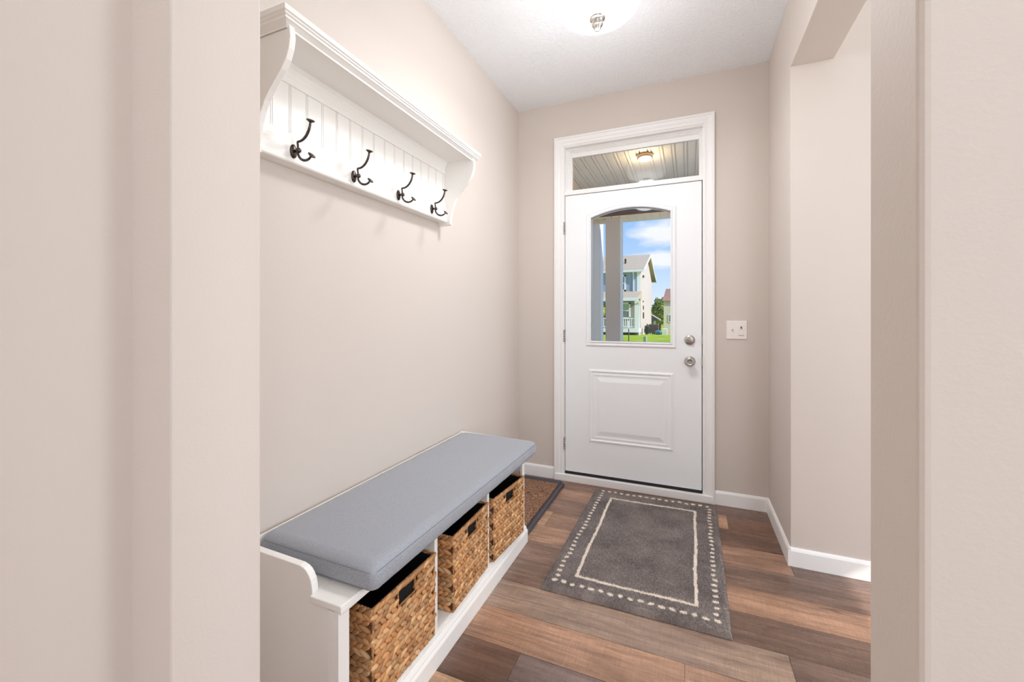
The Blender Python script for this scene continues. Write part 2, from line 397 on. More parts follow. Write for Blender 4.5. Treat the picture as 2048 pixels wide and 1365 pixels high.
rg = [[(a0[0], YD+.060, a0[2]), (a0[1], YD+.060, a0[2]), (a0[1], YD+.060, a0[3]), (a0[0], YD+.060, a0[3])],
      [(gx0, YD+.064, gz0), (gx1, YD+.064, gz0), (gx1, YD+.064, gz1), (gx0, YD+.064, gz1)],
      [(gx0, YD+.085, gz0), (gx1, YD+.085, gz0), (gx1, YD+.085, gz1), (gx0, YD+.085, gz1)],
      [(a0[0], YD+.088, a0[2]), (a0[1], YD+.088, a0[2]), (a0[1], YD+.088, a0[3]), (a0[0], YD+.088, a0[3])]]
rg.append(rg[0]); W(m.rings(rg)).build('sash', M['trim'], wnd)
W(MB().box(gx0-.004, gx1+.004, YD+.073, YD+.077, gz0-.004, gz1+.004)).build('glass_pane', M['glass'], wnd)

# the door slab
door = bpy.data.objects.new('door_1', None); COL.objects.link(door); door.location = (-.37, YD+.02, .064); struct(door)
def D(mb): return rel(mb, door.location)
dx0, dx1, dz0, dz1 = -.8215, .081, .069, 2.0615
DY = YD+.004; DT = .044
def arch(o, n=20):
    """arched glass outline grown outward by o: bottom left, bottom right, arc right to left"""
    x0, x1, z0, zs, za = -.634-o, -.106+o, 1.014-o, 1.886+o*.9, 1.936+o
    pts = [(x0, z0), (x1, z0)]
    for i in range(n+1):
        u = 1-2*i/n; pts.append(((x0+x1)/2+(x1-x0)/2*u, za-(za-zs)*u*u))
    return pts
def slab_outer(o_pts):
    res = [(dx0, dz0), (dx1, dz0)]; n = len(o_pts)-2
    for i in range(n):
        res.append((dx1, dz1) if i == 0 else (dx0, dz1) if i == n-1 else (o_pts[2+i][0], dz1))
    return res
ip = arch(.012); op = slab_outer(ip)
m = MB()
Y3 = lambda pts, y: [(p[0], y, p[1]) for p in pts]
m.rings([Y3(op, DY), Y3(ip, DY), Y3(ip, DY+DT), Y3(op, DY+DT), Y3(op, DY)])
D(m).build('slab', M['door'], door)
m = MB(); seq = [(.034, 0), (.034, .005), (.028, .009), (.022, .009), (.019, .006), (.013, .006), (.006, .012), (.000, .010), (-.001, -.012)]
m.rings([Y3(arch(o), DY-y) for o, y in seq], smooth=False)
m.rings([Y3(arch(-.001), DY+.024), Y3(arch(-.001), DY+DT+.008), Y3(arch(.03), DY+DT+.008), Y3(arch(.03), DY+DT)])
lf = D(m).build('glass_frame', M['door'], door)
m = MB(); a1_ = arch(.006); n_ = len(a1_)
m.add(Y3(a1_, DY+.014)+Y3(a1_, DY+.018), [tuple(range(n_)), tuple(range(n_, 2*n_))[::-1]]+[(i, (i+1) % n_, (i+1) % n_+n_, i+n_) for i in range(n_)])
D(m).build('glass_pane', M['glass'], door)
# embossed lower panel
m = MB(); ps = []
for (o, y) in [(0, 0), (.003, -.0035), (.008, -.0035), (.013, .003), (.022, .005), (.030, .0005), (.036, -.003), (.042, .002), (.048, .002), (.054, -.003), (.064, -.003), (.092, .0055), (.097, .0055)]:
    ps.append(ringXZ(-.657, -.080, .289, .822, o, DY-.0008-max(y, -.0)*1.25-(.0004 if y < 0 else 0)))
m.rings(ps, cap=True)
D(m).build('raised_panel', M['door'], door)
# hinges
for zc in (1.83, 1.05, .27):
    m = MB(); m.box(-.8265, -.8225, YD-.003, YD+.01, zc-.044, zc+.044)
    for k in range(5): m.lathe([(.0001, 0), (.0052, .0005), (.0052, .0165), (.0001, .017)], (-.8265, YD-.008, zc-.044+k*.0176), 12)
    D(m).build('hinge', M['dark_metal'], door)
# deadbolt and knob
m = MB(); m.lathe([(.0001, .0), (.0325, 0), (.0325, .006), (.030, .010), (.012, .012), (.0001, .012)], (.010, DY, 1.036), 40, (0, -1, 0))
db = D(m).build('deadbolt', M['nickel'], door)
m = MB(); m.lathe([(.0001, .010), (.008, .010), (.008, .020), (.0001, .021)], (.010, DY, 1.036), 20, (0, -1, 0))
q = Matrix.Rotation(math.radians(28), 4, 'Y')
tb = MB().box(-.021, .021, -.030, -.018, -.0045, .0045)
tb.v = [tuple(q @ Vector(p)+Vector((.010, DY, 1.036))) for p in tb.v]; m.add(tb.v, tb.f)
t_ = rel(m, door.location).build('thumb_turn', M['nickel'], db, bevel=.002)
m = MB(); m.lathe([(.0001, 0), (.034, 0), (.034, .003), (.031, .008), (.016, .012), (.0125, .018), (.0125, .032), (.018, .036), (.0255, .042), (.0275, .050), (.0265, .057), (.021, .061), (.0165, .0605), (.015, .0585), (.0001, .0585)], (.011, DY, .897), 48, (0, -1, 0))
kn = D(m).build('door_knob', M['nickel'], door)
m = MB(); m.lathe([(.0001, .0575), (.0085, .0575), (.0085, .0605), (.0065, .0615), (.0001, .0615)], (.011, DY, .897), 24, (0, -1, 0))
m.box(.0102, .0118, DY-.0625, DY-.060, .892, .902)
D(m).build('lock_button', M['dark_metal'], kn)
for zc in (1.036, .897):
    D(MB().box(.0815, .0868, YD-.0065, YD+.012, zc-.028, zc+.028)).build('strike_plate', M['dark_metal'], door, bevel=.001)

# light switch
sw = thing('light_switch', 'white two-gang switch plate with toggle and sensor on the wall right of the door', 'light switch', (.279, YD, 1.104))
m = MB(); rr = [[(sx*.0575, 0, sz*.0575) for sx, sz in ((-1, -1), (1, -1), (1, 1), (-1, 1))]]
for (h, y) in ((.0575, -.003), (.055, -.0055), (.052, -.006)): rr.append([(sx*h, y, sz*h) for sx, sz in ((-1, -1), (1, -1), (1, 1), (-1, 1))])
m.rings(rr, cap=True).build('plate', M['plastic'], sw)
m = MB(); m.box(-.0285, -.0185, -.0075, -.006, -.012, .012)
m.prism([(-.006, -.004), (-.006, .006), (-.019, .012), (-.0195, .006)], 'x', -.027, -.020).build('toggle', M['plastic'], sw, bevel=.0008)
s2 = MB().box(.009, .041, -.0085, -.006, -.034, .034).build('sensor', M['plastic'], sw, bevel=.001)
MB().lathe([(.0001, 0), (.0048, 0), (.0042, .0025), (.0001, .0032)], (.025, -.0085, .0155), 20, (0, -1, 0)).build('sensor_eye', M['dark'], s2)
gp = mat('grey_plastic', srgb(150, 146, 142), .5)
MB().box(.011, .039, -.0092, -.0084, -.0335, -.0315).build('slot', gp, s2)
for z_ in (.006, .0225): MB().box(.018, .032, -.0090, -.0084, z_, z_+.002).build('slot', gp, s2)

# ---------------------------------------------------------------- ceiling light
cl = thing('ceiling_light', 'white glass bowl ceiling light with a nickel finial near the top of the photo', 'ceiling light', (-.367, 1.835, ZC))
MB().lathe([(.0001, 0), (.150, 0), (.150, -.016), (.142, -.024), (.0001, -.024)], (0, 0, 0), 64).build('ceiling_pan', M['nickel'], cl)
MB().lathe([(.150, -.040), (.166, -.070), (.178, -.115), (.181, -.150), (.179, -.176), (.173, -.193), (.160, -.206), (.135, -.218), (.10, -.226), (.06, -.231), (.012, -.233)], (0, 0, 0), 72).build('glass_bowl', M['bowl'], cl)
fn = MB().lathe([(.0001, -.228), (.034, -.231), (.036, -.239), (.032, -.247), (.0255, -.248), (.0255, -.266), (.023, -.272), (.017, -.275), (.016, -.285), (.011, -.292), (.0001, -.294)], (0, 0, 0), 40).build('finial', M['nickel'], cl)
light('ceiling_lamp_down', 'AREA', (-.367, 1.835, ZC-.30), 7, (.95, .97, 1), shape='DISK', size=.3)
lp = light('ceiling_lamp', 'POINT', (-.367, 1.835, ZC-.40), 8.4, (.95, .97, 1), shadow_soft_size=.16)

# ---------------------------------------------------------------- bench
BX, BZ = -.80, .476
bn = thing('storage_bench', 'white cubby storage bench with rounded arms standing along the left wall', 'bench', (-.98, 1.425, 0))
def Bb(mb): return rel(mb, bn.location)
arm = [(-1.1738, .002), (-.812, .002), (-.812, .458), (-.892, .458), (-.8925, .482), (-.894, .495), (-.898, .509), (-.904, .519), (-.913, .529), (-.924, .535), (-.938, .5385), (-1.1738, .5435)]
for (ya, yb, so) in ((.790, .810, -1), (2.036, 2.056, 1)):
    ep = Bb(MB().prism(arm, 'y', ya, yb)).build('end_panel', M['furn'], bn, bevel=.0022, seg=3)
    yo = ya if so < 0 else yb
    m = MB(); m.box(-.836, -.812, min(yo, yo+so*.005), max(yo, yo+so*.005), .06, .452)
    ya2, yb2 = (.785, .821) if so < 0 else (2.029, 2.061)
    m.box(-.812, BX+.002, ya2, yb2, .06, .452)
    Bb(m).build('corner_post', M['furn'], ep, bevel=.0012)
for ya in (1.2165, 1.6245):
    Bb(MB().box(-1.1685, BX-.002, ya, ya+.0185, .105, .452)).build('divider', M['furn'], bn, bevel=.001)
m = MB(); m.box(-1.1685, -.892, .810, 2.036, .459, BZ).box(-.892, -.786, .781, 2.065, .459, BZ)
Bb(m).build('seat_board', M['furn'], bn, bevel=.0025, seg=3)
m = MB(); m.box(-.815, BX+.008, .787, 2.059, .449, .459).box(-.815, BX+.003, .79, 2.056, .443, .450)
Bb(m).build('seat_moulding', M['furn'], bn, bevel=.002)
Bb(MB().box(-1.1738, -1.1685, .810, 2.036, .09, .541)).build('back_panel', M['furn'], bn, bevel=.001)
Bb(MB().box(-1.1685, BX+.001, .810, 2.036, .088, .105)).build('bottom_shelf', M['furn'], bn, bevel=.001)
pl = [(-.815, 0), (-.779, 0), (-.779, .060), (-.782, .066), (-.786, .068), (-.786, .074), (-.792, .082), (-.796, .084), (-.796, .092), (-.815, .092)]
m = MB(); m.prism(pl, 'y', .779, 2.062)
m.prism([(-1.172, 0), (-.80, 0), (-.80, .062), (-.80, .070), (-1.172, .070)], 'y', .780, .792); m.prism([(-1.172, 0), (-.80, 0), (-.80, .062), (-1.172, .062)], 'y', 2.05, 2.062)
Bb(m).build('plinth', M['furn'], bn, bevel=.0015)

# cushion
cu = thing('bench_cushion', 'long grey upholstered box cushion lying on the white bench', 'cushion', (-.9455, 1.443, BZ))
def cushion():
    hx, hy, hz = .214, .597, .0345; nx, ny, nz = 26, 70, 8; r = .019
    bm = bmesh.new()
    def mapp(u, v, w_):
        x, y, z = u*hx, v*hy, w_*hz
        ix, iy, iz = (max(-(h-r), min(h-r, c)) for c, h in ((x, hx), (y, hy), (z, hz)))
        d = Vector((x-ix, y-iy, z-iz))
        if d.length > 1e-9:
            mxn = max(abs(d.x), abs(d.y), abs(d.z)); d = d.normalized()*mxn
        p = Vector((ix, iy, iz))+d
        crown = (1-abs(u)**4)*(1-abs(v)**10)
        if p.z > 0: p.z += .006*crown
        p.x += (.004*(1-w_*w_)+.0006*math.sin(v*37)*(1-w_*w_)+.0007*math.sin(v*91+1.3)*(1-w_*w_))*(1 if u > 0 else 0)*abs(u)**8
        p.y += .004*(1-w_*w_)*(1 if v > 0 else -1)*abs(v)**12
        if v > .9 and p.z > 0 and u < .2: p.z += .004*(v-.9)*10*(1-abs(u+.6)*.5)
        return p
    def face(fn, na, nb_):
        g = [[bm.verts.new(fn(-1+2*i/na, -1+2*j/nb_)) for j in range(nb_+1)] for i in range(na+1)]
        for i in range(na):
            for j in range(nb_): bm.faces.new((g[i][j], g[i+1][j], g[i+1][j+1], g[i][j+1]))
    face(lambda a, b: mapp(a, b, 1), nx, ny); face(lambda a, b: mapp(a, b, -1), nx, ny)
    face(lambda a, b: mapp(1, a, b), ny, nz); face(lambda a, b: mapp(-1, a, b), ny, nz)
    face(lambda a, b: mapp(a, 1, b), nx, nz); face(lambda a, b: mapp(a, -1, b), nx, nz)
    bmesh.ops.remove_doubles(bm, verts=bm.verts, dist=.0004); bmesh.ops.recalc_face_normals(bm, faces=bm.faces)
    me = bpy.data.meshes.new('cushion_cover'); bm.to_mesh(me); bm.free()
    for p in me.polygons: p.use_smooth = True
    me.materials.append(M['fabric']); o = link(bpy.data.objects.new('cover', me), cu); o.location = (0, 0, hz+.0005); return o, mapp
co, mapp = cushion()
for wv in (.62, -.72):
    pts = [mapp(1.0, v, wv)+Vector((.0004, 0, 0)) for v in np.linspace(-.97, .97, 60)]+[mapp(u, 1.0, wv)+Vector((0, .0004, 0)) for u in np.linspace(.92, -.92, 20)]+\
          [mapp(-1.0, v, wv)+Vector((-.0004, 0, 0)) for v in np.linspace(.97, -.97, 60)]+[mapp(u, -1.0, wv)-Vector((0, .0004, 0)) for u in np.linspace(-.92, .92, 20)]
    MB().tube(pts, .0009, 6, closed=True).build('seam', M['seam'], co)
cu.rotation_euler = (0, 0, math.radians(-.8))

# ---------------------------------------------------------------- baskets
def ellipsoids(cents, ax, ay, az, dims, nu=8, nv=6):
    """many stitch-shaped grains; ax, ay, az: (n,3) axes, dims: (n,3) half sizes -> verts, faces"""
    base = []
    for i in range(1, nv):
        t = PI*i/nv
        for k in range(nu): a = 2*PI*k/nu; base.append((math.cos(t), math.sin(t)*math.cos(a), math.sin(t)*math.sin(a)))
    base += [(1, 0, 0), (-1, 0, 0)]; base = np.array(base); nb_ = len(base)
    f = []
    for i in range(nv-2):
        for k in range(nu): f.append((i*nu+k, i*nu+(k+1) % nu, (i+1)*nu+(k+1) % nu, (i+1)*nu+k))
    t0, t1 = nb_-2, nb_-1
    tri = [(t0, (k+1) % nu, k) for k in range(nu)]+[(t1, (nv-2)*nu+k, (nv-2)*nu+(k+1) % nu) for k in range(nu)]
    n = len(cents)
    V = (cents[:, None, :]+base[None, :, 0:1]*dims[:, None, 0:1]*ax[:, None, :]+base[None, :, 1:2]*dims[:, None, 1:2]*ay[:, None, :]+base[None, :, 2:3]*dims[:, None, 2:3]*az[:, None, :])
    # sharpen tips into leaf points a little
    V = V.reshape(-1, 3); F = []
    for j in range(n):
        o = j*nb_; F += [tuple(o+q for q in ff_) for ff_ in f]; F += [tuple(o+q for q in ff_) for ff_ in tri]
    return V, F, nb_
BW, BD, BH = .298, .345, .276
def basket():
    root = thing('wicker_basket', '', 'basket')
    C, A, Yv, Zv, Dm, Tn = [], [], [], [], [], []
    def wall(origin, udir, ndir, width, hole=None, seed=0):
        rnd = random.Random(seed); rows_ = 16; pitch = BH/rows_; sp = .0225
        ncol = int(width/sp)
        for r in range(rows_):
            z = (r+.5)*pitch
            for c in range(ncol+1):
                u = (c+(.5 if (r//2) % 2 else 0))*width/ncol
                if u > width-.003 or u < .003: continue
                if hole and hole[0]-.006 < u < hole[1]+.006 and hole[2]-.005 < z < hole[3]+.004: continue
                tilt = math.radians((30 if r % 2 else -30)+rnd.uniform(-9, 9))
                d = Vector(udir)*math.cos(tilt)+Vector((0, 0, 1))*math.sin(tilt)
                nn = Vector(ndir); s = d.cross(nn)
                # each strand dives under its neighbour
                d2 = (d+nn*.22*(1 if r % 2 else -1)).normalized(); n2 = s.cross(d2); n2 = n2 if n2.dot(nn) > 0 else -n2
                p = Vector(origin)+Vector(udir)*u+Vector((0, 0, z+rnd.uniform(-.0012, .0012)))+nn*rnd.uniform(-.001, .0012)
                C.append(p); A.append(d2); Yv.append(s); Zv.append(n2)
                Dm.append((.0215*rnd.uniform(.92, 1.12), .0088*rnd.uniform(.9, 1.12), .0068)); 
                b = rnd.uniform(.86, 1.12); base = rnd.choice([(206, 156, 106), (196, 142, 92), (216, 172, 124), (186, 134, 86)])
                cl_ = srgb(*[min(255, q*b) for q in base]); Tn.append(cl_)
    hx = BD/2; hy = BW/2
    hole = (hy-.040, hy+.040, BH-.060, BH-.014)
    wall((hx, -hy, 0), (0, 1, 0), (1, 0, 0), BW, hole, 1); wall((-hx, -hy, 0), (0, 1, 0), (-1, 0, 0), BW, hole, 2)
    wall((-hx, -hy, 0), (1, 0, 0), (0, -1, 0), BD, None, 3); wall((-hx, hy, 0), (1, 0, 0), (0, 1, 0), BD, None, 4)
    V, F, nb_ = ellipsoids(np.array([tuple(c) for c in C]), np.array([tuple(c) for c in A]), np.array([tuple(c) for c in Yv]), np.array([tuple(c) for c in Zv]), np.array(Dm))
    def colored(name, V, F, tones, smooth=True):
        me = bpy.data.meshes.new(name); me.from_pydata([tuple(v) for v in V], [], F); me.materials.append(M['weave'])
        me.polygons.foreach_set('use_smooth', [smooth]*len(me.polygons)); point_color(me, 'tone', tones); me.update()
        return link(bpy.data.objects.new(name, me), root)
    o = colored('woven_sides', V, F, np.repeat(np.array(Tn), nb_, axis=0))
    # rim, corner and handle-border cords: thin twisted grains in a line
    def cord(pts, step, L_, Wd, rnd, cont=False):
        for i in range(len(pts)-1):
            a, b = Vector(pts[i]), Vector(pts[i+1]); n = max(1, int((b-a).length/step)); d = (b-a).normalized()
            for k in range(n):
                p = a.lerp(b, (k+.5)/n); up = Vector((0, 0, 1)) if abs(d.z) < .5 else Vector((0, 1, 0))
                dd = (d+up*rnd.uniform(.10, .3)).normalized(); s = dd.cross(Vector((.3, .9, .1)) if abs(d.y) < .5 else Vector((.9, .3, .2))).normalized(); n2 = s.cross(dd)
                cc.append(tuple(p)); ca.append(tuple(dd)); cy.append(tuple(s)); cz.append(tuple(n2)); cd.append((L_, Wd, Wd)); q = rnd.uniform(.75, 1.05); ct.append(srgb(188*q, 136*q, 86*q))
    def flush(name):
        V, F, nb2 = ellipsoids(np.array(cc), np.array(ca), np.array(cy), np.array(cz), np.array(cd)); return colored(name, V, F, np.repeat(np.array(ct), nb2, axis=0))
    rnd = random.Random(9)
    cc, ca, cy, cz, cd, ct = [], [], [], [], [], []
    cord([(hx, -hy, BH), (hx, hy, BH), (-hx, hy, BH), (-hx, -hy, BH), (hx, -hy, BH)], .011, .009, .0035, rnd)
    flush('rim')
    cc, ca, cy, cz, cd, ct = [], [], [], [], [], []
    for sx_, sy_ in ((1, -1), (1, 1), (-1, 1), (-1, -1)): cord([(sx_*(hx+.001), sy_*(hy-.003), .004), (sx_*(hx+.001), sy_*(hy-.003), BH-.004)], .017, .0115, .0042, rnd)
    cord([(hx, -hy, .003), (hx, hy, .003), (-hx, hy, .003), (-hx, -hy, .003), (hx, -hy, .003)], .014, .011, .004, rnd)
    flush('edge_cord')
    cc, ca, cy, cz, cd, ct = [], [], [], [], [], []
    y0, y1, z0, z1 = -.0405, .0405, BH-.0600, BH-.012
    for sx_ in (1, -1):
        cc, ca, cy, cz, cd, ct = [], [], [], [], [], []
        cord([(sx_*(hx+.002), y0, z0), (sx_*(hx+.002), y1, z0), (sx_*(hx+.002), y1, z1), (sx_*(hx+.002), y0, z1), (sx_*(hx+.002), y0, z0)], .010, .0075, .0028, rnd)
        flush('handle_border')
    # wall of the basket under the stitches, open at the hand holes
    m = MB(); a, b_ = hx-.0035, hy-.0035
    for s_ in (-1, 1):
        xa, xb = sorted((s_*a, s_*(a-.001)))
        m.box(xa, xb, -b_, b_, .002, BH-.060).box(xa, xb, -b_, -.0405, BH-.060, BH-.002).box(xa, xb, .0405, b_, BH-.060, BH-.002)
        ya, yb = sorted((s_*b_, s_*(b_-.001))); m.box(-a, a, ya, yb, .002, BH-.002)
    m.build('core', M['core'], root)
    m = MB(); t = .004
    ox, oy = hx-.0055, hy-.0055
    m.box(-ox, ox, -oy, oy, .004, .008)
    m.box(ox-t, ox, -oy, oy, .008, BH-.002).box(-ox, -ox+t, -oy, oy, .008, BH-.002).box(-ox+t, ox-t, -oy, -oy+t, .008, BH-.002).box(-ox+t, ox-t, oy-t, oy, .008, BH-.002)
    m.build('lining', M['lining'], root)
    return root
bk = basket()
B1 = [(-.800-BD/2+.0, 1.060, .1055, -1.0, 'wicker basket in the bench cubby nearest the camera'),
      (-.797-BD/2, 1.4665, .1055, 1.5, 'wicker basket in the middle cubby of the white bench'),
      (-.779-BD/2, 1.826, .1055, -4.8, 'wicker basket pushed in askew in the far cubby of the bench')]
for i, (x, y, z, a, lab) in enumerate(B1):
    o = bk if i == 0 else copy_tree(bk)
    o.location = (x, y, z); o.rotation_euler = (0, 0, math.radians(a)); tag(o, lab, 'basket', 'wicker baskets in the bench')

# ---------------------------------------------------------------- coat rack
rk = thing('coat_rack', 'white wall shelf with beadboard back and four dark coat hooks above the bench', 'coat rack', (XL, 1.322, 1.66))
def R(mb): return rel(mb, rk.location)
scroll = [(XL+.001, 1.985), (-.986, 1.985), (-.980, 1.962), (-.978, 1.940), (-.983, 1.912), (-.994, 1.886), (-1.012, 1.862), (-1.036, 1.838), (-1.058, 1.815), (-1.076, 1.792), (-1.091, 1.765), (-1.102, 1.738), (-1.110, 1.710), (-1.115, 1.683), (-1.115, 1.664), (-1.110, 1.656), (XL+.001, 1.654)]
for ya, yb in ((.795, .813), (1.832, 1.850)):
    R(MB().prism(scroll, 'y', ya, yb)).build('bracket', M['furn'], rk, bevel=.0018)
# shelf with stepped crown edge on three sides
m = MB(); cy0, cy1, cx = .768, 1.880, -.964
m.box(XL+.001, -.985, .795, 1.850, 1.975, 2.000)
st = [(.024, 1.9645), (.024, 1.970), (.014, 1.978), (.009, 1.9805), (.009, 1.986), (.0045, 1.9885), (.0045, 1.9925), (0, 1.995), (0, 2.0085), (.002, 2.0105), (.006, 2.0115)]
loops = [[(XL+.001, cy0+o, z), (cx-o, cy0+o, z), (cx-o, cy1-o, z), (XL+.001, cy1-o, z)] for o, z in st]
m.rings(loops, cap=True)
R(m).build('crown_shelf', M['furn'], rk)
# cove under the shelf
m = MB(); cv = [(-1.150, 1.975), (-1.128, 1.975), (-1.130, 1.970), (-1.136, 1.962), (-1.142, 1.950), (-1.1445, 1.935), (-1.1445, 1.916), (-1.160, 1.916)]
R(m.prism(cv, 'y', .813, 1.832)).build('top_rail', M['furn'], rk)
# beadboard with twin grooves
prof = [(XL+.001, .813)]; out_ = []
ys = [.813]; pr = [(.813, -1.150)]
k = .871
while k < 1.82:
    for d in (-.003, .003): pr += [(k+d-.0013, -1.150), (k+d-.0004, -1.1545), (k+d+.0004, -1.1545), (k+d+.0013, -1.150)]
    k += .0632
pr.append((1.832, -1.150)); pr += [(1.832, XL+.001), (.813, XL+.001)]
R(MB().prism([(p[1], p[0]) for p in pr], 'z', 1.745, 1.93)).build('beadboard_back', M['furn'], rk)
m = MB(); m.prism([(XL+.001, 1.670), (-1.138, 1.670), (-1.135, 1.674), (-1.135, 1.682), (-1.138, 1.685), (-1.139, 1.688), (-1.139, 1.760), (-1.142, 1.763), (-1.15, 1.763), (XL+.001, 1.763)], 'y', .813, 1.832)
R(m).build('bottom_rail', M['furn'], rk)
def bez(pts, n=14):
    P = [Vector(p) for p in pts]; o = []
    for i in range(n+1):
        t = i/n; q = list(P)
        while len(q) > 1: q = [q[j].lerp(q[j+1], t) for j in range(len(q)-1)]
        o.append(q[0])
    return o
def make_hook():
    h = MB().lathe([(.0001, 0), (.0125, 0), (.0125, .0025), (.010, .0045), (.0065, .006), (.0001, .006)], (0, 0, 0), 28, (1, 0, 0), sx=1.75).build('hook', M['bronze'], rk)
    m = MB(); m.lathe([(.0001, .004), (.0045, .004), (.004, .016), (.0075, .019), (.0085, .023), (.0075, .027), (.004, .030), (.0001, .0305)], (0, 0, 0), 20, (1, 0, 0)); m.build('boss', M['bronze'], h)
    m = MB(); pts = [(.021, 0, .004), (.020, 0, .014), (.0185, 0, .026), (.0195, 0, .0275)]+bez([(.0195, 0, .0275), (.040, 0, .025), (.056, 0, .034), (.068, 0, .052), (.072, 0, .066), (.0725, 0, .079)])
    m.tube(pts, [.0032]*4+[.0034+.0008*math.sin(PI*i/14) for i in range(15)], 10)
    m.lathe([(.0001, -.005), (.005, -.004), (.0095, -.001), (.0125, .001), (.012, .003), (.006, .0042), (.0001, .0045)], (.0735, 0, .082), 24, (.22, 0, 1)); m.build('upper_prong', M['bronze'], h)
    m = MB(); pts = bez([(.020, 0, -.004), (.021, 0, -.020), (.032, 0, -.036), (.052, 0, -.040), (.066, 0, -.036), (.074, 0, -.028)])
    m.tube(pts, [.0032+.0009*math.sin(PI*i/14) for i in range(15)], 10)
    m.lathe([(.0001, -.004), (.004, -.004), (.0095, -.0015), (.0120, .0005), (.0115, .0025), (.006, .0035), (.0001, .004)], (.078, 0, -.0245), 24, (.75, 0, .66)); m.build('lower_prong', M['bronze'], h)
    return h
hk = make_hook()
for i, yy in enumerate((.937, 1.193, 1.451, 1.703)):
    o = hk if i == 0 else copy_tree(hk, rk)
    o.location = (-1.139-XL, yy-1.322, 1.708-1.66)

# ---------------------------------------------------------------- boot tray
bt_ = thing('boot_tray', 'grey rubber boot tray with a brown scroll coir insert in the far left corner', 'boot tray', (-.99, 2.475, 0))
tx0, tx1, ty0, ty1 = -1.168, -.797, 2.085, 2.868
def T(mb): return rel(mb, bt_.location)
def rr_(o, z, c=.03):
    x0, x1, y0, y1 = tx0+o, tx1-o, ty0+o, ty1-o; c = max(.004, c-o*.6)
    return [(x0+c, y0, z), (x1-c, y0, z), (x1, y0+c, z), (x1, y1-c, z), (x1-c, y1, z), (x0+c, y1, z), (x0, y1-c, z), (x0, y0+c, z)]
T(MB().rings([rr_(.012, .001), rr_(0, .003), rr_(.004, .020), rr_(.010, .022), rr_(.015, .020), rr_(.036, .006), rr_(.05, .005)], cap=True)).build('rubber_tray', M['tray'], bt_, bevel=.001)
def coir_mat():
    m = mat('brown_scrolled_coir', srgb(140, 100, 76), .95); t = m.node_tree; p = t.nodes['Principled BSDF']; lk = t.links.new
    tcn = t.nodes.new('ShaderNodeTexCoord')
    n = t.nodes.new('ShaderNodeTexNoise'); n.inputs['Scale'].default_value = 9; n.inputs['Distortion'].default_value = 2.8; n.inputs['Detail'].default_value = 1; lk(tcn.outputs['Object'], n.inputs['Vector'])
    wv = t.nodes.new('ShaderNodeMath'); wv.operation = 'MULTIPLY'; wv.inputs[1].default_value = 75; lk(n.outputs['Fac'], wv.inputs[0])
    sn = t.nodes.new('ShaderNodeMath'); sn.operation = 'SINE'; lk(wv.outputs[0], sn.inputs[0])
    f = t.nodes.new('ShaderNodeTexNoise'); f.inputs['Scale'].default_value = 260; f.inputs['Detail'].default_value = 3; lk(tcn.outputs['Object'], f.inputs['Vector'])
    ad = t.nodes.new('ShaderNodeMath'); ad.operation = 'MULTIPLY_ADD'; lk(sn.outputs[0], ad.inputs[0]); ad.inputs[1].default_value = .16; lk(f.outputs['Fac'], ad.inputs[2])
    r = t.nodes.new('ShaderNodeValToRGB'); lk(ad.outputs[0], r.inputs[0]); e = r.color_ramp.elements
    e[0].position = .3; e[0].color = srgb(70, 48, 40); e[1].position = .72; e[1].color = srgb(196, 152, 118); q = e.new(.5); q.color = srgb(134, 94, 72)
    lk(r.outputs[0], p.inputs['Base Color']); b = t.nodes.new('ShaderNodeBump'); b.inputs['Strength'].default_value = .8; b.inputs['Distance'].default_value = .003; lk(ad.outputs[0], b.inputs['Height']); lk(b.outputs[0], p.inputs['Normal'])
    return m
T(MB().rings([rr_(.040, .005), rr_(.040, .0115), rr_(.042, .0125)], cap=True)).build('coir_insert', coir_mat(), bt_)

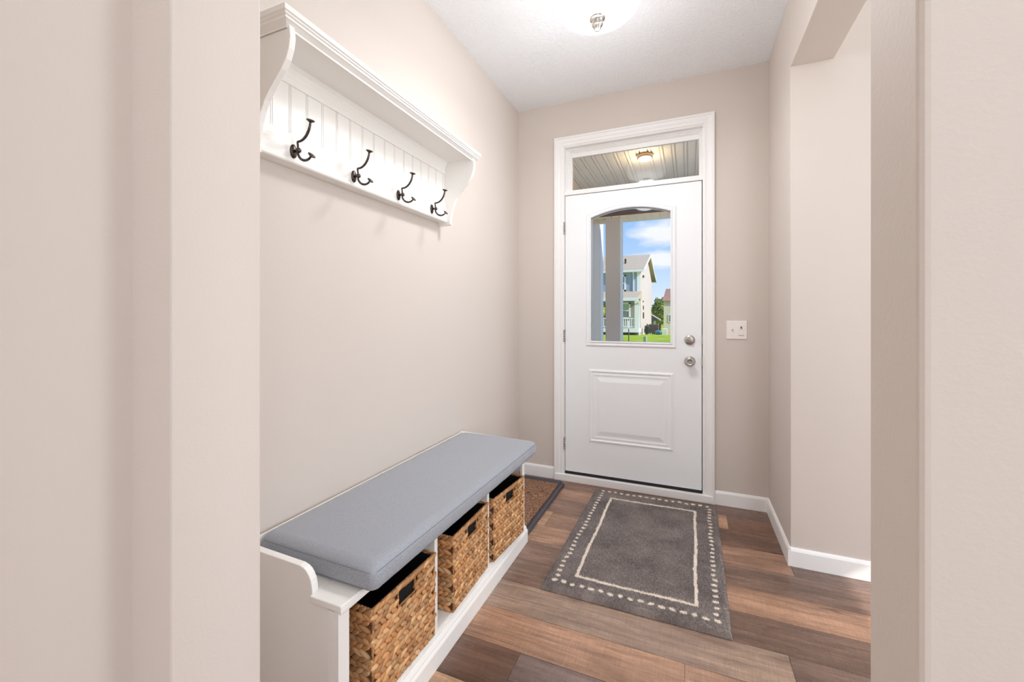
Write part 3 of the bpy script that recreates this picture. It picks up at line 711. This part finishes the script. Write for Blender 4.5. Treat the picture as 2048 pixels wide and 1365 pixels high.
# ---------------------------------------------------------------- rug
def rug():
    c = Vector((-.213, 2.279, 0))
    # corners measured on the floor (near-left, near-right, far-right, far-left)
    q = [Vector((-.592, 1.722)), Vector((.150, 1.722)), Vector((.162, 2.842)), Vector((-.578, 2.822))]
    def P2(u, v): return q[0].lerp(q[1], u).lerp(q[3].lerp(q[2], u), v)
    nx, ny = 248, 372
    u = np.linspace(0, 1, nx+1); v = np.linspace(0, 1, ny+1); U, Vv = np.meshgrid(u, v, indexing='ij')
    q_ = [np.array(p) for p in q]
    XY = ((1-U)[..., None]*(1-Vv)[..., None]*q_[0]+U[..., None]*(1-Vv)[..., None]*q_[1]+U[..., None]*Vv[..., None]*q_[2]+(1-U)[..., None]*Vv[..., None]*q_[3])
    Wd, Ht = .742, 1.11
    X = U*Wd; Y = Vv*Ht
    ed = np.minimum(np.minimum(X, Wd-X), np.minimum(Y, Ht-Y))
    # smooth value noise for the worn nap
    def vnoise(nxg, nyg, seed):
        r = np.random.default_rng(seed).random((nxg+2, nyg+2)); a = U*nxg; b = Vv*nyg; i = np.minimum(a.astype(int), nxg-1); j = np.minimum(b.astype(int), nyg-1); fa = a-i; fb = b-j
        fa = fa*fa*(3-2*fa); fb = fb*fb*(3-2*fb)
        return (r[i, j]*(1-fa)*(1-fb)+r[i+1, j]*fa*(1-fb)+r[i, j+1]*(1-fa)*fb+r[i+1, j+1]*fa*fb)
    nap = vnoise(7, 10, 3)*.6+vnoise(18, 27, 4)*.4
    Z = .021*np.clip(1-(1-np.clip(ed/.012, 0, 1))**2, 0, 1)+.002+rng.random(U.shape)*.0022*(ed > .001)
    # ink: dotted border and the inner hand-drawn line
    ink = np.zeros(U.shape)
    rd = random.Random(5)
    def dot(x, y, rx, ry):
        a = rd.uniform(-.5, .5); dx = (X-x)*math.cos(a)+(Y-y)*math.sin(a); dy = -(X-x)*math.sin(a)+(Y-y)*math.cos(a)
        np.maximum(ink, (dx*dx/rx**2+dy*dy/ry**2 < 1).astype(float), out=ink)
    dl, dr, db_, dt = .048, Wd-.046, .050, Ht-.030
    for i in range(17):
        t = i/16; dot(dl+(dr-dl)*t, db_+rd.uniform(-.004, .004), rd.uniform(.0105, .0145), rd.uniform(.0075, .0105)); dot(dl+.012+(dr-dl-.02)*t, dt+rd.uniform(-.004, .004), rd.uniform(.010, .013), rd.uniform(.008, .011))
    for i in range(1, 27):
        t = i/27; dot(dl+rd.uniform(-.004, .004)+.01*t, db_+(dt-db_)*t, rd.uniform(.0095, .0125), rd.uniform(.0068, .0088)); dot(dr+rd.uniform(-.004, .004), db_+(dt-db_)*t, rd.uniform(.0095, .0125), rd.uniform(.0068, .0088))
    lx0, lx1, ly0, ly1 = .128, Wd-.122, .112, Ht-.125; wl = .0068
    wob = .0022*np.sin(Y*13)+.0010*np.sin(Y*61+1); wob2 = .0018*np.sin(X*15)+.0009*np.sin(X*71)
    inx = (X > lx0-wl) & (X < lx1+wl); iny = (Y > ly0-wl) & (Y < ly1+wl)
    for xx in (lx0, lx1): ink[(np.abs(X-xx-wob) < wl) & iny] = 1
    for yy in (ly0, ly1): ink[(np.abs(Y-yy-wob2) < wl) & inx] = 1
    Z = Z+.0014*ink
    g0 = np.array(srgb(116, 107, 106)); g1 = np.array(srgb(166, 155, 150)); wh = np.array(srgb(250, 240, 228))
    t = np.clip(nap*.9+rng.random(U.shape)*.5-.2, 0, 1)[..., None]
    colr = (g0*(1-t)+g1*t)*(1-ink[..., None])+wh*(.92+.08*rng.random(U.shape))[..., None]*ink[..., None]; colr[..., 3] = 1
    V3 = np.dstack([XY, Z]).reshape(-1, 3); V3[:, 0] -= c.x; V3[:, 1] -= c.y
    idx = np.arange((nx+1)*(ny+1)).reshape(nx+1, ny+1)
    Fq = np.stack([idx[:-1, :-1], idx[1:, :-1], idx[1:, 1:], idx[:-1, 1:]], -1).reshape(-1, 4)
    # tufts: short leaning blades standing on the pile
    nt_ = 130000
    ii = rng.integers(0, nx+1, nt_); jj = rng.integers(0, ny+1, nt_)
    p = np.stack([XY[ii, jj, 0]-c.x+rng.normal(0, .0012, nt_), XY[ii, jj, 1]-c.y+rng.normal(0, .0012, nt_), Z[ii, jj]-.001], -1)
    th = rng.random(nt_)*2*PI; wdt = .0010; hh = .0045+rng.random(nt_)*.003
    d = np.stack([np.cos(th), np.sin(th), np.zeros(nt_)], -1)
    ln = np.stack([rng.normal(0, .0020, nt_), rng.normal(0, .0020, nt_), hh], -1)
    a = p-d*wdt; b_ = p+d*wdt; tp = p+ln
    TV = np.stack([a, b_, tp], 1).reshape(-1, 3); o0 = len(V3); TF = (np.arange(nt_*3).reshape(-1, 3)+o0)
    tc_ = np.repeat(colr[ii, jj]*(.9+.3*rng.random(nt_))[:, None], 3, axis=0); tc_[:, 3] = 1
    me = bpy.data.meshes.new('rug'); me.from_pydata(np.vstack([V3, TV]).tolist(), [], Fq.tolist()+TF.tolist()); me.materials.append(M['pile'])
    point_color(me, 'tone', np.vstack([colr.reshape(-1, 4), tc_])); me.update()
    o = link(bpy.data.objects.new('rug', me)); o.location = (c.x, c.y, .0)
    return tag(o, 'thick grey rug with a cream dotted border lying before the front door', 'rug')
rug()

# ================================================================ outside
M['siding'] = None
def siding(name, col, pitch, axis='Z', depth=.5, rough=.6):
    m = mat(name, col, rough); t = m.node_tree; p = t.nodes['Principled BSDF']; lk = t.links.new
    tcn = t.nodes.new('ShaderNodeTexCoord'); sp_ = t.nodes.new('ShaderNodeSeparateXYZ'); lk(tcn.outputs['Object'], sp_.inputs[0])
    dv = t.nodes.new('ShaderNodeMath'); dv.operation = 'DIVIDE'; lk(sp_.outputs[axis], dv.inputs[0]); dv.inputs[1].default_value = pitch
    fr = t.nodes.new('ShaderNodeMath'); fr.operation = 'FRACT'; lk(dv.outputs[0], fr.inputs[0])
    if axis == 'Z': h = fr.outputs[0]
    else:
        gt = t.nodes.new('ShaderNodeMath'); gt.operation = 'GREATER_THAN'; gt.inputs[1].default_value = .86; lk(fr.outputs[0], gt.inputs[0]); h = gt.outputs[0]
    b = t.nodes.new('ShaderNodeBump'); b.invert = axis == 'Z'; b.inputs['Strength'].default_value = depth; b.inputs['Distance'].default_value = .03; lk(h, b.inputs['Height']); lk(b.outputs[0], p.inputs['Normal'])
    # shade at each board lap is put into the colour as a darker line
    lt = t.nodes.new('ShaderNodeMath'); lt.operation = 'LESS_THAN'; lt.inputs[1].default_value = .10; lk(fr.outputs[0], lt.inputs[0])
    mxx = t.nodes.new('ShaderNodeMix'); mxx.data_type = 'RGBA'; lk(lt.outputs[0], mxx.inputs[0]); mxx.inputs[6].default_value = col
    mxx.inputs[7].default_value = tuple(c*.62 for c in col[:3])+(1,); lk(mxx.outputs[2], p.inputs['Base Color'])
    return m
M['blue'] = siding('blue_batten_siding', srgb(140, 165, 178), .30, 'X', .8)
M['cream'] = siding('cream_lap_siding', srgb(208, 196, 190), .13, 'Z')
M['olive'] = siding('grey_lap_siding', srgb(140, 140, 128), .13, 'Z')
M['sage'] = siding('sage_lap_siding', srgb(186, 188, 170), .14, 'Z')
M['garage'] = mat('grey_garage_wall', srgb(226, 210, 190), .6)
M['shingle'] = mat('grey_brown_shingles', srgb(200, 184, 158), .9, vary=(14, srgb(176, 162, 140)), bump=(30, .4, .02))
M['brown_shingle'] = mat('brown_shingles', srgb(168, 130, 116), .9, vary=(6, srgb(146, 116, 104)))
M['ext_white'] = mat('white_exterior_trim', srgb(225, 228, 226), .5)
M['column'] = mat('painted_column', srgb(214, 212, 213), .5)
M['soffit'] = mat('cream_vinyl_soffit', srgb(250, 238, 205), .5)
M['porch_ceiling'] = mat('vinyl_porch_ceiling', srgb(242, 240, 230), .4)
M['beam'] = mat('dark_taupe_beam', srgb(92, 84, 92), .6)
M['concrete'] = mat('concrete', srgb(176, 172, 164), .85, vary=(4, srgb(160, 156, 150)))
M['pane'] = mat('dark_window_pane', srgb(96, 118, 116), .12)
M['green_pane'] = mat('green_shade_pane', srgb(150, 186, 160), .3)
M['brass'] = mat('brushed_brass', srgb(190, 142, 70), .3, 1)
M['black'] = mat('black_metal', srgb(44, 44, 46), .45, .3)
M['blue_plastic'] = mat('blue_plastic', srgb(50, 128, 176), .4)
M['green_box'] = mat('green_painted_metal', srgb(108, 138, 118), .5)
M['bark'] = mat('bark', srgb(90, 74, 60), .9)
def grass_mat():
    m = mat('mown_grass', srgb(150, 184, 40), .9); t = m.node_tree; p = t.nodes['Principled BSDF']; lk = t.links.new
    tcn = t.nodes.new('ShaderNodeTexCoord'); n = t.nodes.new('ShaderNodeTexNoise'); n.inputs['Scale'].default_value = .9; n.inputs['Detail'].default_value = 9; lk(tcn.outputs['Object'], n.inputs['Vector'])
    r = t.nodes.new('ShaderNodeValToRGB'); lk(n.outputs['Fac'], r.inputs[0]); e = r.color_ramp.elements
    e[0].position = .35; e[0].color = srgb(140, 168, 4); e[1].position = .65; e[1].color = srgb(174, 196, 10)
    n2 = t.nodes.new('ShaderNodeTexNoise'); n2.inputs['Scale'].default_value = .55; lk(tcn.outputs['Object'], n2.inputs['Vector'])
    r2 = t.nodes.new('ShaderNodeMapRange'); lk(n2.outputs['Fac'], r2.inputs[0]); r2.inputs[1].default_value = .64; r2.inputs[2].default_value = .70
    mxx = t.nodes.new('ShaderNodeMix'); mxx.data_type = 'RGBA'; lk(r2.outputs[0], mxx.inputs[0]); lk(r.outputs[0], mxx.inputs[6]); mxx.inputs[7].default_value = srgb(206, 182, 120)
    lk(mxx.outputs[2], p.inputs['Base Color']); return m
# lawn falling away behind the far house
lv = []; lf_ = []
ygs = [(21.5, -.35), (34, -.36), (38, -.45), (48, -.86), (70, -1.1), (200, -1.5)]
for yy, zz in ygs: lv += [(-120, yy, zz), (80, yy, zz)]
for i in range(len(ygs)-1): lf_.append((2*i, 2*i+1, 2*i+3, 2*i+2))
struct(MB().add(lv, lf_).build('lawn', grass_mat()))
# porch
struct(MB().box(-60, 40, 5.3, 21.5, -.5, -.35).build('bounce_slab', M['concrete']))  # unseen slab added in place of grass to bounce neutral light onto the porch
struct(MB().box(-1.22, 2.2, 3.08, 5.3, -.36, -.03).build('porch_floor', M['concrete'], bevel=.01))
m = MB(); pz = 2.62; pr = [(-1.25, pz+.03)]; xx = -1.25
while xx < 2.2:
    # one panel: flat, twin V-grooves, flat
    for d, h in ((0, 0), (.052, 0), (.056, .012), (.062, .012), (.066, -.002), (.080, -.002), (.084, .012), (.090, .012), (.0945, 0)): pr.append((xx+d, pz+h))
    xx += .0965
pr.append((xx, pz+.03))
struct(m.prism(pr, 'y', 3.08, 4.92).build('porch_ceiling', M['porch_ceiling']))
struct(MB().box(-1.3, 2.3, 3.0, 5.5, pz+.03, pz+.12).build('porch_roof', M['shingle']))
struct(MB().box(-1.25, 2.2, 4.90, 5.10, 2.345, pz).build('porch_beam', M['beam']))
m = MB(); pr = [(-1.25, 2.3449)]; xx = -1.25
while xx < 2.2:
    for d, h in ((0, 0), (.072, 0), (.075, .010), (.085, .010), (.088, 0)): pr.append((xx+d, 2.330+h))
    xx += .088
pr.append((xx, 2.3449)); struct(m.prism(pr, 'y', 4.895, 5.205).build('porch_soffit', M['soffit']))
struct(MB().box(-1.3, 2.2, 5.205, 5.24, 2.34, 2.66).build('porch_fascia', M['ext_white']))
# exterior face of the house beside the porch, garage side wall
struct(MB().box(-1.40, -1.10, 3.08, 5.68, -.35, 2.62).build('wall_garage', M['garage']))
struct(MB().box(-1.19, -1.095, 5.68, 5.89, -.35, 2.62).build('trim_5', M['ext_white']))
col_ = thing('porch_column', 'square grey porch column with its lit side coloured white seen through the door glass', 'column', (-.803, 5.0, -.03))
MB().box(-.083, .083, -.10, .128, 0, 2.3595).build('shaft', M['column'], col_, bevel=.003)
MB().box(.083, .0855, -.10, .128, 0, 2.3595).build('lit_side_sheet', M['ext_white'], col_)  # thin white sheet, puts the column's lit side into its colour
MB().box(-.095, .098, -.112, .14, 0, .14).build('column_base', M['column'], col_, bevel=.004)
pl_ = thing('porch_light', 'round brass flush light glowing on the porch ceiling behind the transom', 'ceiling light', (-.352, 3.86, pz))
MB().lathe([(.0001, 0), (.064, 0), (.066, -.004), (.066, -.030), (.062, -.033), (.0001, -.033)], (0, 0, 0), 40).build('housing', M['brass'], pl_)
MB().lathe([(.0001, -.032), (.058, -.032), (.054, -.042), (.0001, -.045)], (0, 0, 0), 40).build('lens', M['porch_lens'], pl_)
light('porch_lamp', 'POINT', (-.352, 3.86, pz-.10), 3.0, (1, .72, .4), shadow_soft_size=.06)

# ---- far house
hs = thing('neighbour_house', 'two storey house with blue front, cream gable side and white railed porch', 'house', (-7.5, 43, -.35))
def Hs(mb): return rel(mb, hs.location)
GX, FY, RYb = -3.73, 37.0, 48.9; zE = 4.98; zA = 7.05; yA = 43.3
m = MB(); m.prism([(FY+.02, -1), (RYb, -1), (RYb, zE-.1), (yA, zA), (FY+.02, zE+.05)], 'x', GX-.2, GX)
Hs(m).build('gable_wall', M['cream'], hs)
Hs(MB().box(-13.5, GX-.2, FY, RYb-.1, 2.3, zE)).build('upper_front_wall', M['blue'], hs)
Hs(MB().box(-13.5, GX-.2, FY, RYb-.1, -.9, 2.3)).build('lower_front_wall', M['olive'], hs)
m = MB(); t = .22
m.prism([(FY-.42, zE+.02), (FY-.42, zE+.18), (yA, zA+.22), (RYb+2.3, zE+.30), (RYb+2.3, zE+.10), (yA, zA+.02)], 'x', -13.8, GX+.32)
rf = Hs(m).build('roof', M['shingle'], hs)
m = MB(); m.prism([(FY-.44, zE-.02), (FY-.44, zE+.16), (yA, zA+.20), (RYb+2.32, zE+.28), (RYb+2.32, zE+.02), (yA, zA-.06)], 'x', GX+.32, GX+.36)
m.box(-13.8, GX+.34, FY-.50, FY-.42, zE-.06, zE+.12); m.box(-13.8, GX, FY-.42, FY, zE-.06, zE)
Hs(m).build('fascia', M['ext_white'], hs)
Hs(MB().box(-5.34, -5.2, 39.1, 39.24, 5.6, 6.4)).build('roof_vent', M['black'], hs)
def hwin(x0, x1, z0, z1, y, panes=('pane', 'pane')):
    m = MB(); f = .14
    m.box(x0, x1, y-.08, y, z1-f, z1).box(x0, x1, y-.08, y, z0, z0+f).box(x0, x0+f, y-.08, y, z0, z1).box(x1-f, x1, y-.08, y, z0, z1).box(x0, x1, y-.06, y, (z0+z1)/2-.05, (z0+z1)/2+.05)
    wf = Hs(m).build('window', M['ext_white'], hs); zm = (z0+z1)/2
    Hs(MB().box(x0+f, x1-f, y-.04, y-.01, zm+.05, z1-f)).build('pane', M[panes[0]], wf); Hs(MB().box(x0+f, x1-f, y-.04, y-.01, z0+f, zm-.05)).build('pane', M[panes[1]], wf)
hwin(-6.1, -4.94, 3.30, 4.72, FY); hwin(-6.4, -4.55, .92, 2.35, FY, ('green_pane', 'pane')); hwin(-9.6, -8.4, 3.30, 4.72, FY)
Hs(MB().box(-4.02, -3.73, FY-.03, FY, 3.2, zE)).build('corner_board', M['ext_white'], hs)
m = MB(); m.box(-4.34, -4.24, FY-.12, FY-.02, 3.3, zE-.15); m.tube([(-4.29, FY-.45, zE-.02), (-4.29, FY-.3, zE-.15), (-4.29, FY-.08, zE-.35)], .06, 6); Hs(m).build('downspout', M['ext_white'], hs)
# porch of that house
m = MB(); PY = 35.0
m.add([(-13.6, FY, 3.30), (-3.62, FY, 3.30), (-3.70, PY-.3, 2.66), (-13.6, PY-.3, 2.66), (-13.6, FY, 2.60), (-3.62, FY, 2.60), (-3.70, PY-.3, 2.58), (-13.6, PY-.3, 2.58)],
      [(0, 1, 2, 3), (4, 7, 6, 5), (3, 2, 6, 7), (1, 5, 6, 2), (0, 4, 5, 1), (0, 3, 7, 4)])
Hs(m).build('porch_roof', M['shingle'], hs)
Hs(MB().box(-13.6, -3.66, PY-.36, PY-.28, 2.40, 2.68)).build('porch_fascia', M['ext_white'], hs)
Hs(MB().box(-3.99, -3.72, PY, PY+.26, .12, 2.42)).build('porch_post', M['ext_white'], hs)
m = MB(); m.box(-7.2, -3.99, PY+.05, PY+.13, .93, 1.02).box(-7.2, -3.99, PY+.05, PY+.13, .25, .33)
k = -7.15
while k < -4.05: m.box(k, k+.055, PY+.07, PY+.11, .33, .93); k += .16
Hs(m).build('railing', M['ext_white'], hs)
Hs(MB().box(-7.3, -3.66, PY-.05, FY, -.16, .13)).build('porch_deck', M['ext_white'], hs)
Hs(MB().box(-7.2, -3.86, PY+.1, FY, -.5, -.16)).build('deck_skirt', M['black'], hs)
m = MB()
for k in range(4): m.box(-8.6, -7.3, PY-.1-.28*k, PY+.4, -.5, .04-.14*k)
Hs(m).build('porch_steps', M['ext_white'], hs)
m = MB(); m.tube([(-3.68, PY-.2, 2.45), (-3.66, PY+.0, 2.2), (-3.66, PY+.1, 2.0), (-3.66, PY+.1, -.25), (-3.60, PY-.15, -.38)], .05, 6); Hs(m).build('downspout', M['ext_white'], hs)
for q in ((-3.73, -3.66, 39.05, 39.25, 1.75, 2.1), (-3.73, -3.64, 39.0, 39.25, .95, 1.5), (-3.73, -3.67, 38.9, 39.1, 2.4, 2.55), (-3.73, -3.60, 38.7, 39.0, 4.6, 4.8)):
    Hs(MB().box(*q)).build('meter_box', M['black'], hs)
# air conditioner beside the gable
ac = thing('air_conditioner', 'dark outdoor air conditioner unit on legs beside the cream gable wall', 'air conditioner', (-2.95, 41.5, -.62))
MB().box(-.42, .42, -.5, .5, .22, 1.02).build('casing', mat('brown_grey_metal', srgb(88, 78, 72), .6), ac, bevel=.02)
m = MB()
for k in range(7): m.box(-.38, .38, -.515, -.5, .28+k*.1, .31+k*.1)
m.build('louvres', M['black'], ac)
for sx_ in (-.36, .36):
    for sy_ in (-.42, .42): MB().box(sx_-.03, sx_+.03, sy_-.03, sy_+.03, 0, .22).build('leg', M['ext_white'], ac)
bush_specs = []
def foliage(name, n, c, r, tones, seed, leaf=.16, parent=None, flat=1.0):
    g = np.random.default_rng(seed); d = g.normal(size=(n, 3)); d /= np.linalg.norm(d, axis=1)[:, None]
    rad = g.random(n)**.45; lump = 1+.22*np.sin(d[:, 0]*5+seed)*np.cos(d[:, 2]*6)
    p = d*(rad*lump)[:, None]*np.array(r)+np.array(c)
    a = g.normal(size=(n, 3)); a /= np.linalg.norm(a, axis=1)[:, None]; b2 = np.cross(a, d); b2 /= np.linalg.norm(b2, axis=1)[:, None]
    s = leaf*(.6+.8*g.random(n))[:, None]
    Vv_ = np.stack([p-a*s, p+b2*s*.4, p+a*s, p-b2*s*.4], 1).reshape(-1, 3)
    me = bpy.data.meshes.new(name); me.from_pydata(Vv_.tolist(), [], np.arange(n*4).reshape(-1, 4).tolist()); me.materials.append(M['leafcol'])
    tn = np.array([srgb(*t_) for t_ in tones])[g.integers(0, len(tones), n)]
    point_color(me, 'tone', np.repeat(tn, 4, axis=0)); me.update(); return link(bpy.data.objects.new(name, me), parent)
tr = thing('garden_tree', 'leafy green tree standing between the cream gable and the sage house', 'tree', (-3.92, 66, -1.1))
MB().tube([(0, 0, 0), (.1, 0, 1), (-.05, .1, 2.4), (.1, 0, 3.6)], [.18, .15, .11, .05], 8).build('trunk', M['bark'], tr)
foliage('crown', 5200, (.05, 0, 3.0), (1.2, 1.1, 2.2), [(96, 120, 44), (140, 160, 66), (72, 96, 36), (176, 190, 96)], 11, .17, tr)
sh = thing('flowering_shrub', 'yellow green shrub seen in the gap left of the porch column', 'shrub', (-6.55, 33.6, -.36))
MB().tube([(0, 0, 0), (0, .05, 1.0), (.05, 0, 1.9)], [.06, .05, .03], 6).build('stem', M['bark'], sh)
foliage('foliage', 2600, (0, 0, 1.95), (.45, .45, .62), [(200, 206, 60), (150, 176, 40), (222, 216, 96)], 5, .10, sh)
sb = thing('low_shrub', 'dark green shrub growing at the foot of the cream gable wall', 'shrub', (-3.25, 38.2, -.45))
foliage('foliage', 900, (0, 0, .42), (.28, .4, .42), [(40, 66, 60), (62, 88, 70), (34, 52, 44)], 8, .08, sb)
# third house on the right
h3 = thing('sage_house', 'sage green house with a brown roof at the right edge of the glass', 'house', (2, 53, -.9))
def H3(mb): return rel(mb, h3.location)
H3(MB().box(-2.43, 8, 48.0, 56, -1.2, 2.90)).build('wall', M['sage'], h3)
H3(MB().add([(-2.52, 47.75, 2.86), (8.2, 47.75, 2.86), (8.2, 52, 4.35), (-2.38, 52, 4.35), (8.2, 56.2, 2.86), (-2.52, 56.2, 2.86), (-2.52, 47.75, 2.76), (8.2, 47.75, 2.76), (8.2, 56.2, 2.76), (-2.52, 56.2, 2.76)],
   [(0, 1, 2, 3), (3, 2, 4, 5), (0, 6, 7, 1), (4, 8, 9, 5), (0, 3, 5, 9, 6), (1, 7, 8, 4, 2), (6, 9, 8, 7)])).build('roof', M['brown_shingle'], h3)
wf = H3(MB().box(-1.95, -1.2, 47.93, 48, .5, 1.35)).build('window', M['ext_white'], h3); H3(MB().box(-1.87, -1.28, 47.91, 47.94, .58, 1.27)).build('pane', M['pane'], wf)
# small building beyond
h4 = thing('small_outbuilding', 'small white outbuilding with a grey roof behind the gable corner', 'building', (-4.6, 58, -1.0))
def H4(mb): return rel(mb, h4.location)
H4(MB().box(-6.5, -4.05, 56, 60, -1.3, .65)).build('wall', M['ext_white'], h4)
H4(MB().prism([(-7.2, .6), (-3.4, .55), (-3.4, .68), (-4.9, 1.65), (-7.2, 1.7)], 'y', 55.6, 60.4)).build('roof', M['shingle'], h4)
H4(MB().box(-4.65, -4.25, 55.93, 56, -.25, .35)).build('window', M['pane'], h4)
# yard objects
wx = thing('utility_cabinet', 'white ribbed utility cabinet standing before the sage house wall', 'cabinet', (-1.93, 40.0, -.53))
MB().box(-.23, .23, -.15, .15, 0, .58).build('casing', M['ext_white'], wx, bevel=.01)
m = MB()
for k in range(4): m.box(-.19, .19, -.165, -.15, .08+k*.12, .11+k*.12)
m.build('ribs', mat('grey_rib', srgb(170, 178, 186), .5), wx)
tub = MB().lathe([(.0001, 0), (.22, 0), (.26, .28), (.24, .36), (.10, .42), (.0001, .43)], (0, 0, 0), 20).build('garden_tub', M['blue_plastic']); tub.location = (-2.55, 40.5, -.56)
tag(tub, 'blue plastic tub on the grass beside the air conditioner', 'tub')
gb = thing('utility_pedestal', 'small green utility pedestal with a white edge on the lawn', 'utility box', (-2.26, 24.9, -.36))
MB().box(-.085, .06, -.06, .06, 0, .36).build('casing', M['green_box'], gb, bevel=.01); MB().box(.06, .085, -.06, .06, 0, .36).build('edge', M['ext_white'], gb)
sk = thing('marker_stake', 'thin black stake with a white marker top standing on the lawn', 'stake', (-2.62, 20.6, -.36))
MB().lathe([(.0001, 0), (.022, 0), (.022, .95), (.0001, .95)], (0, 0, 0), 10).build('pole', M['black'], sk)
MB().box(-.03, .03, -.02, .02, .93, 1.32).build('marker', M['ext_white'], sk)
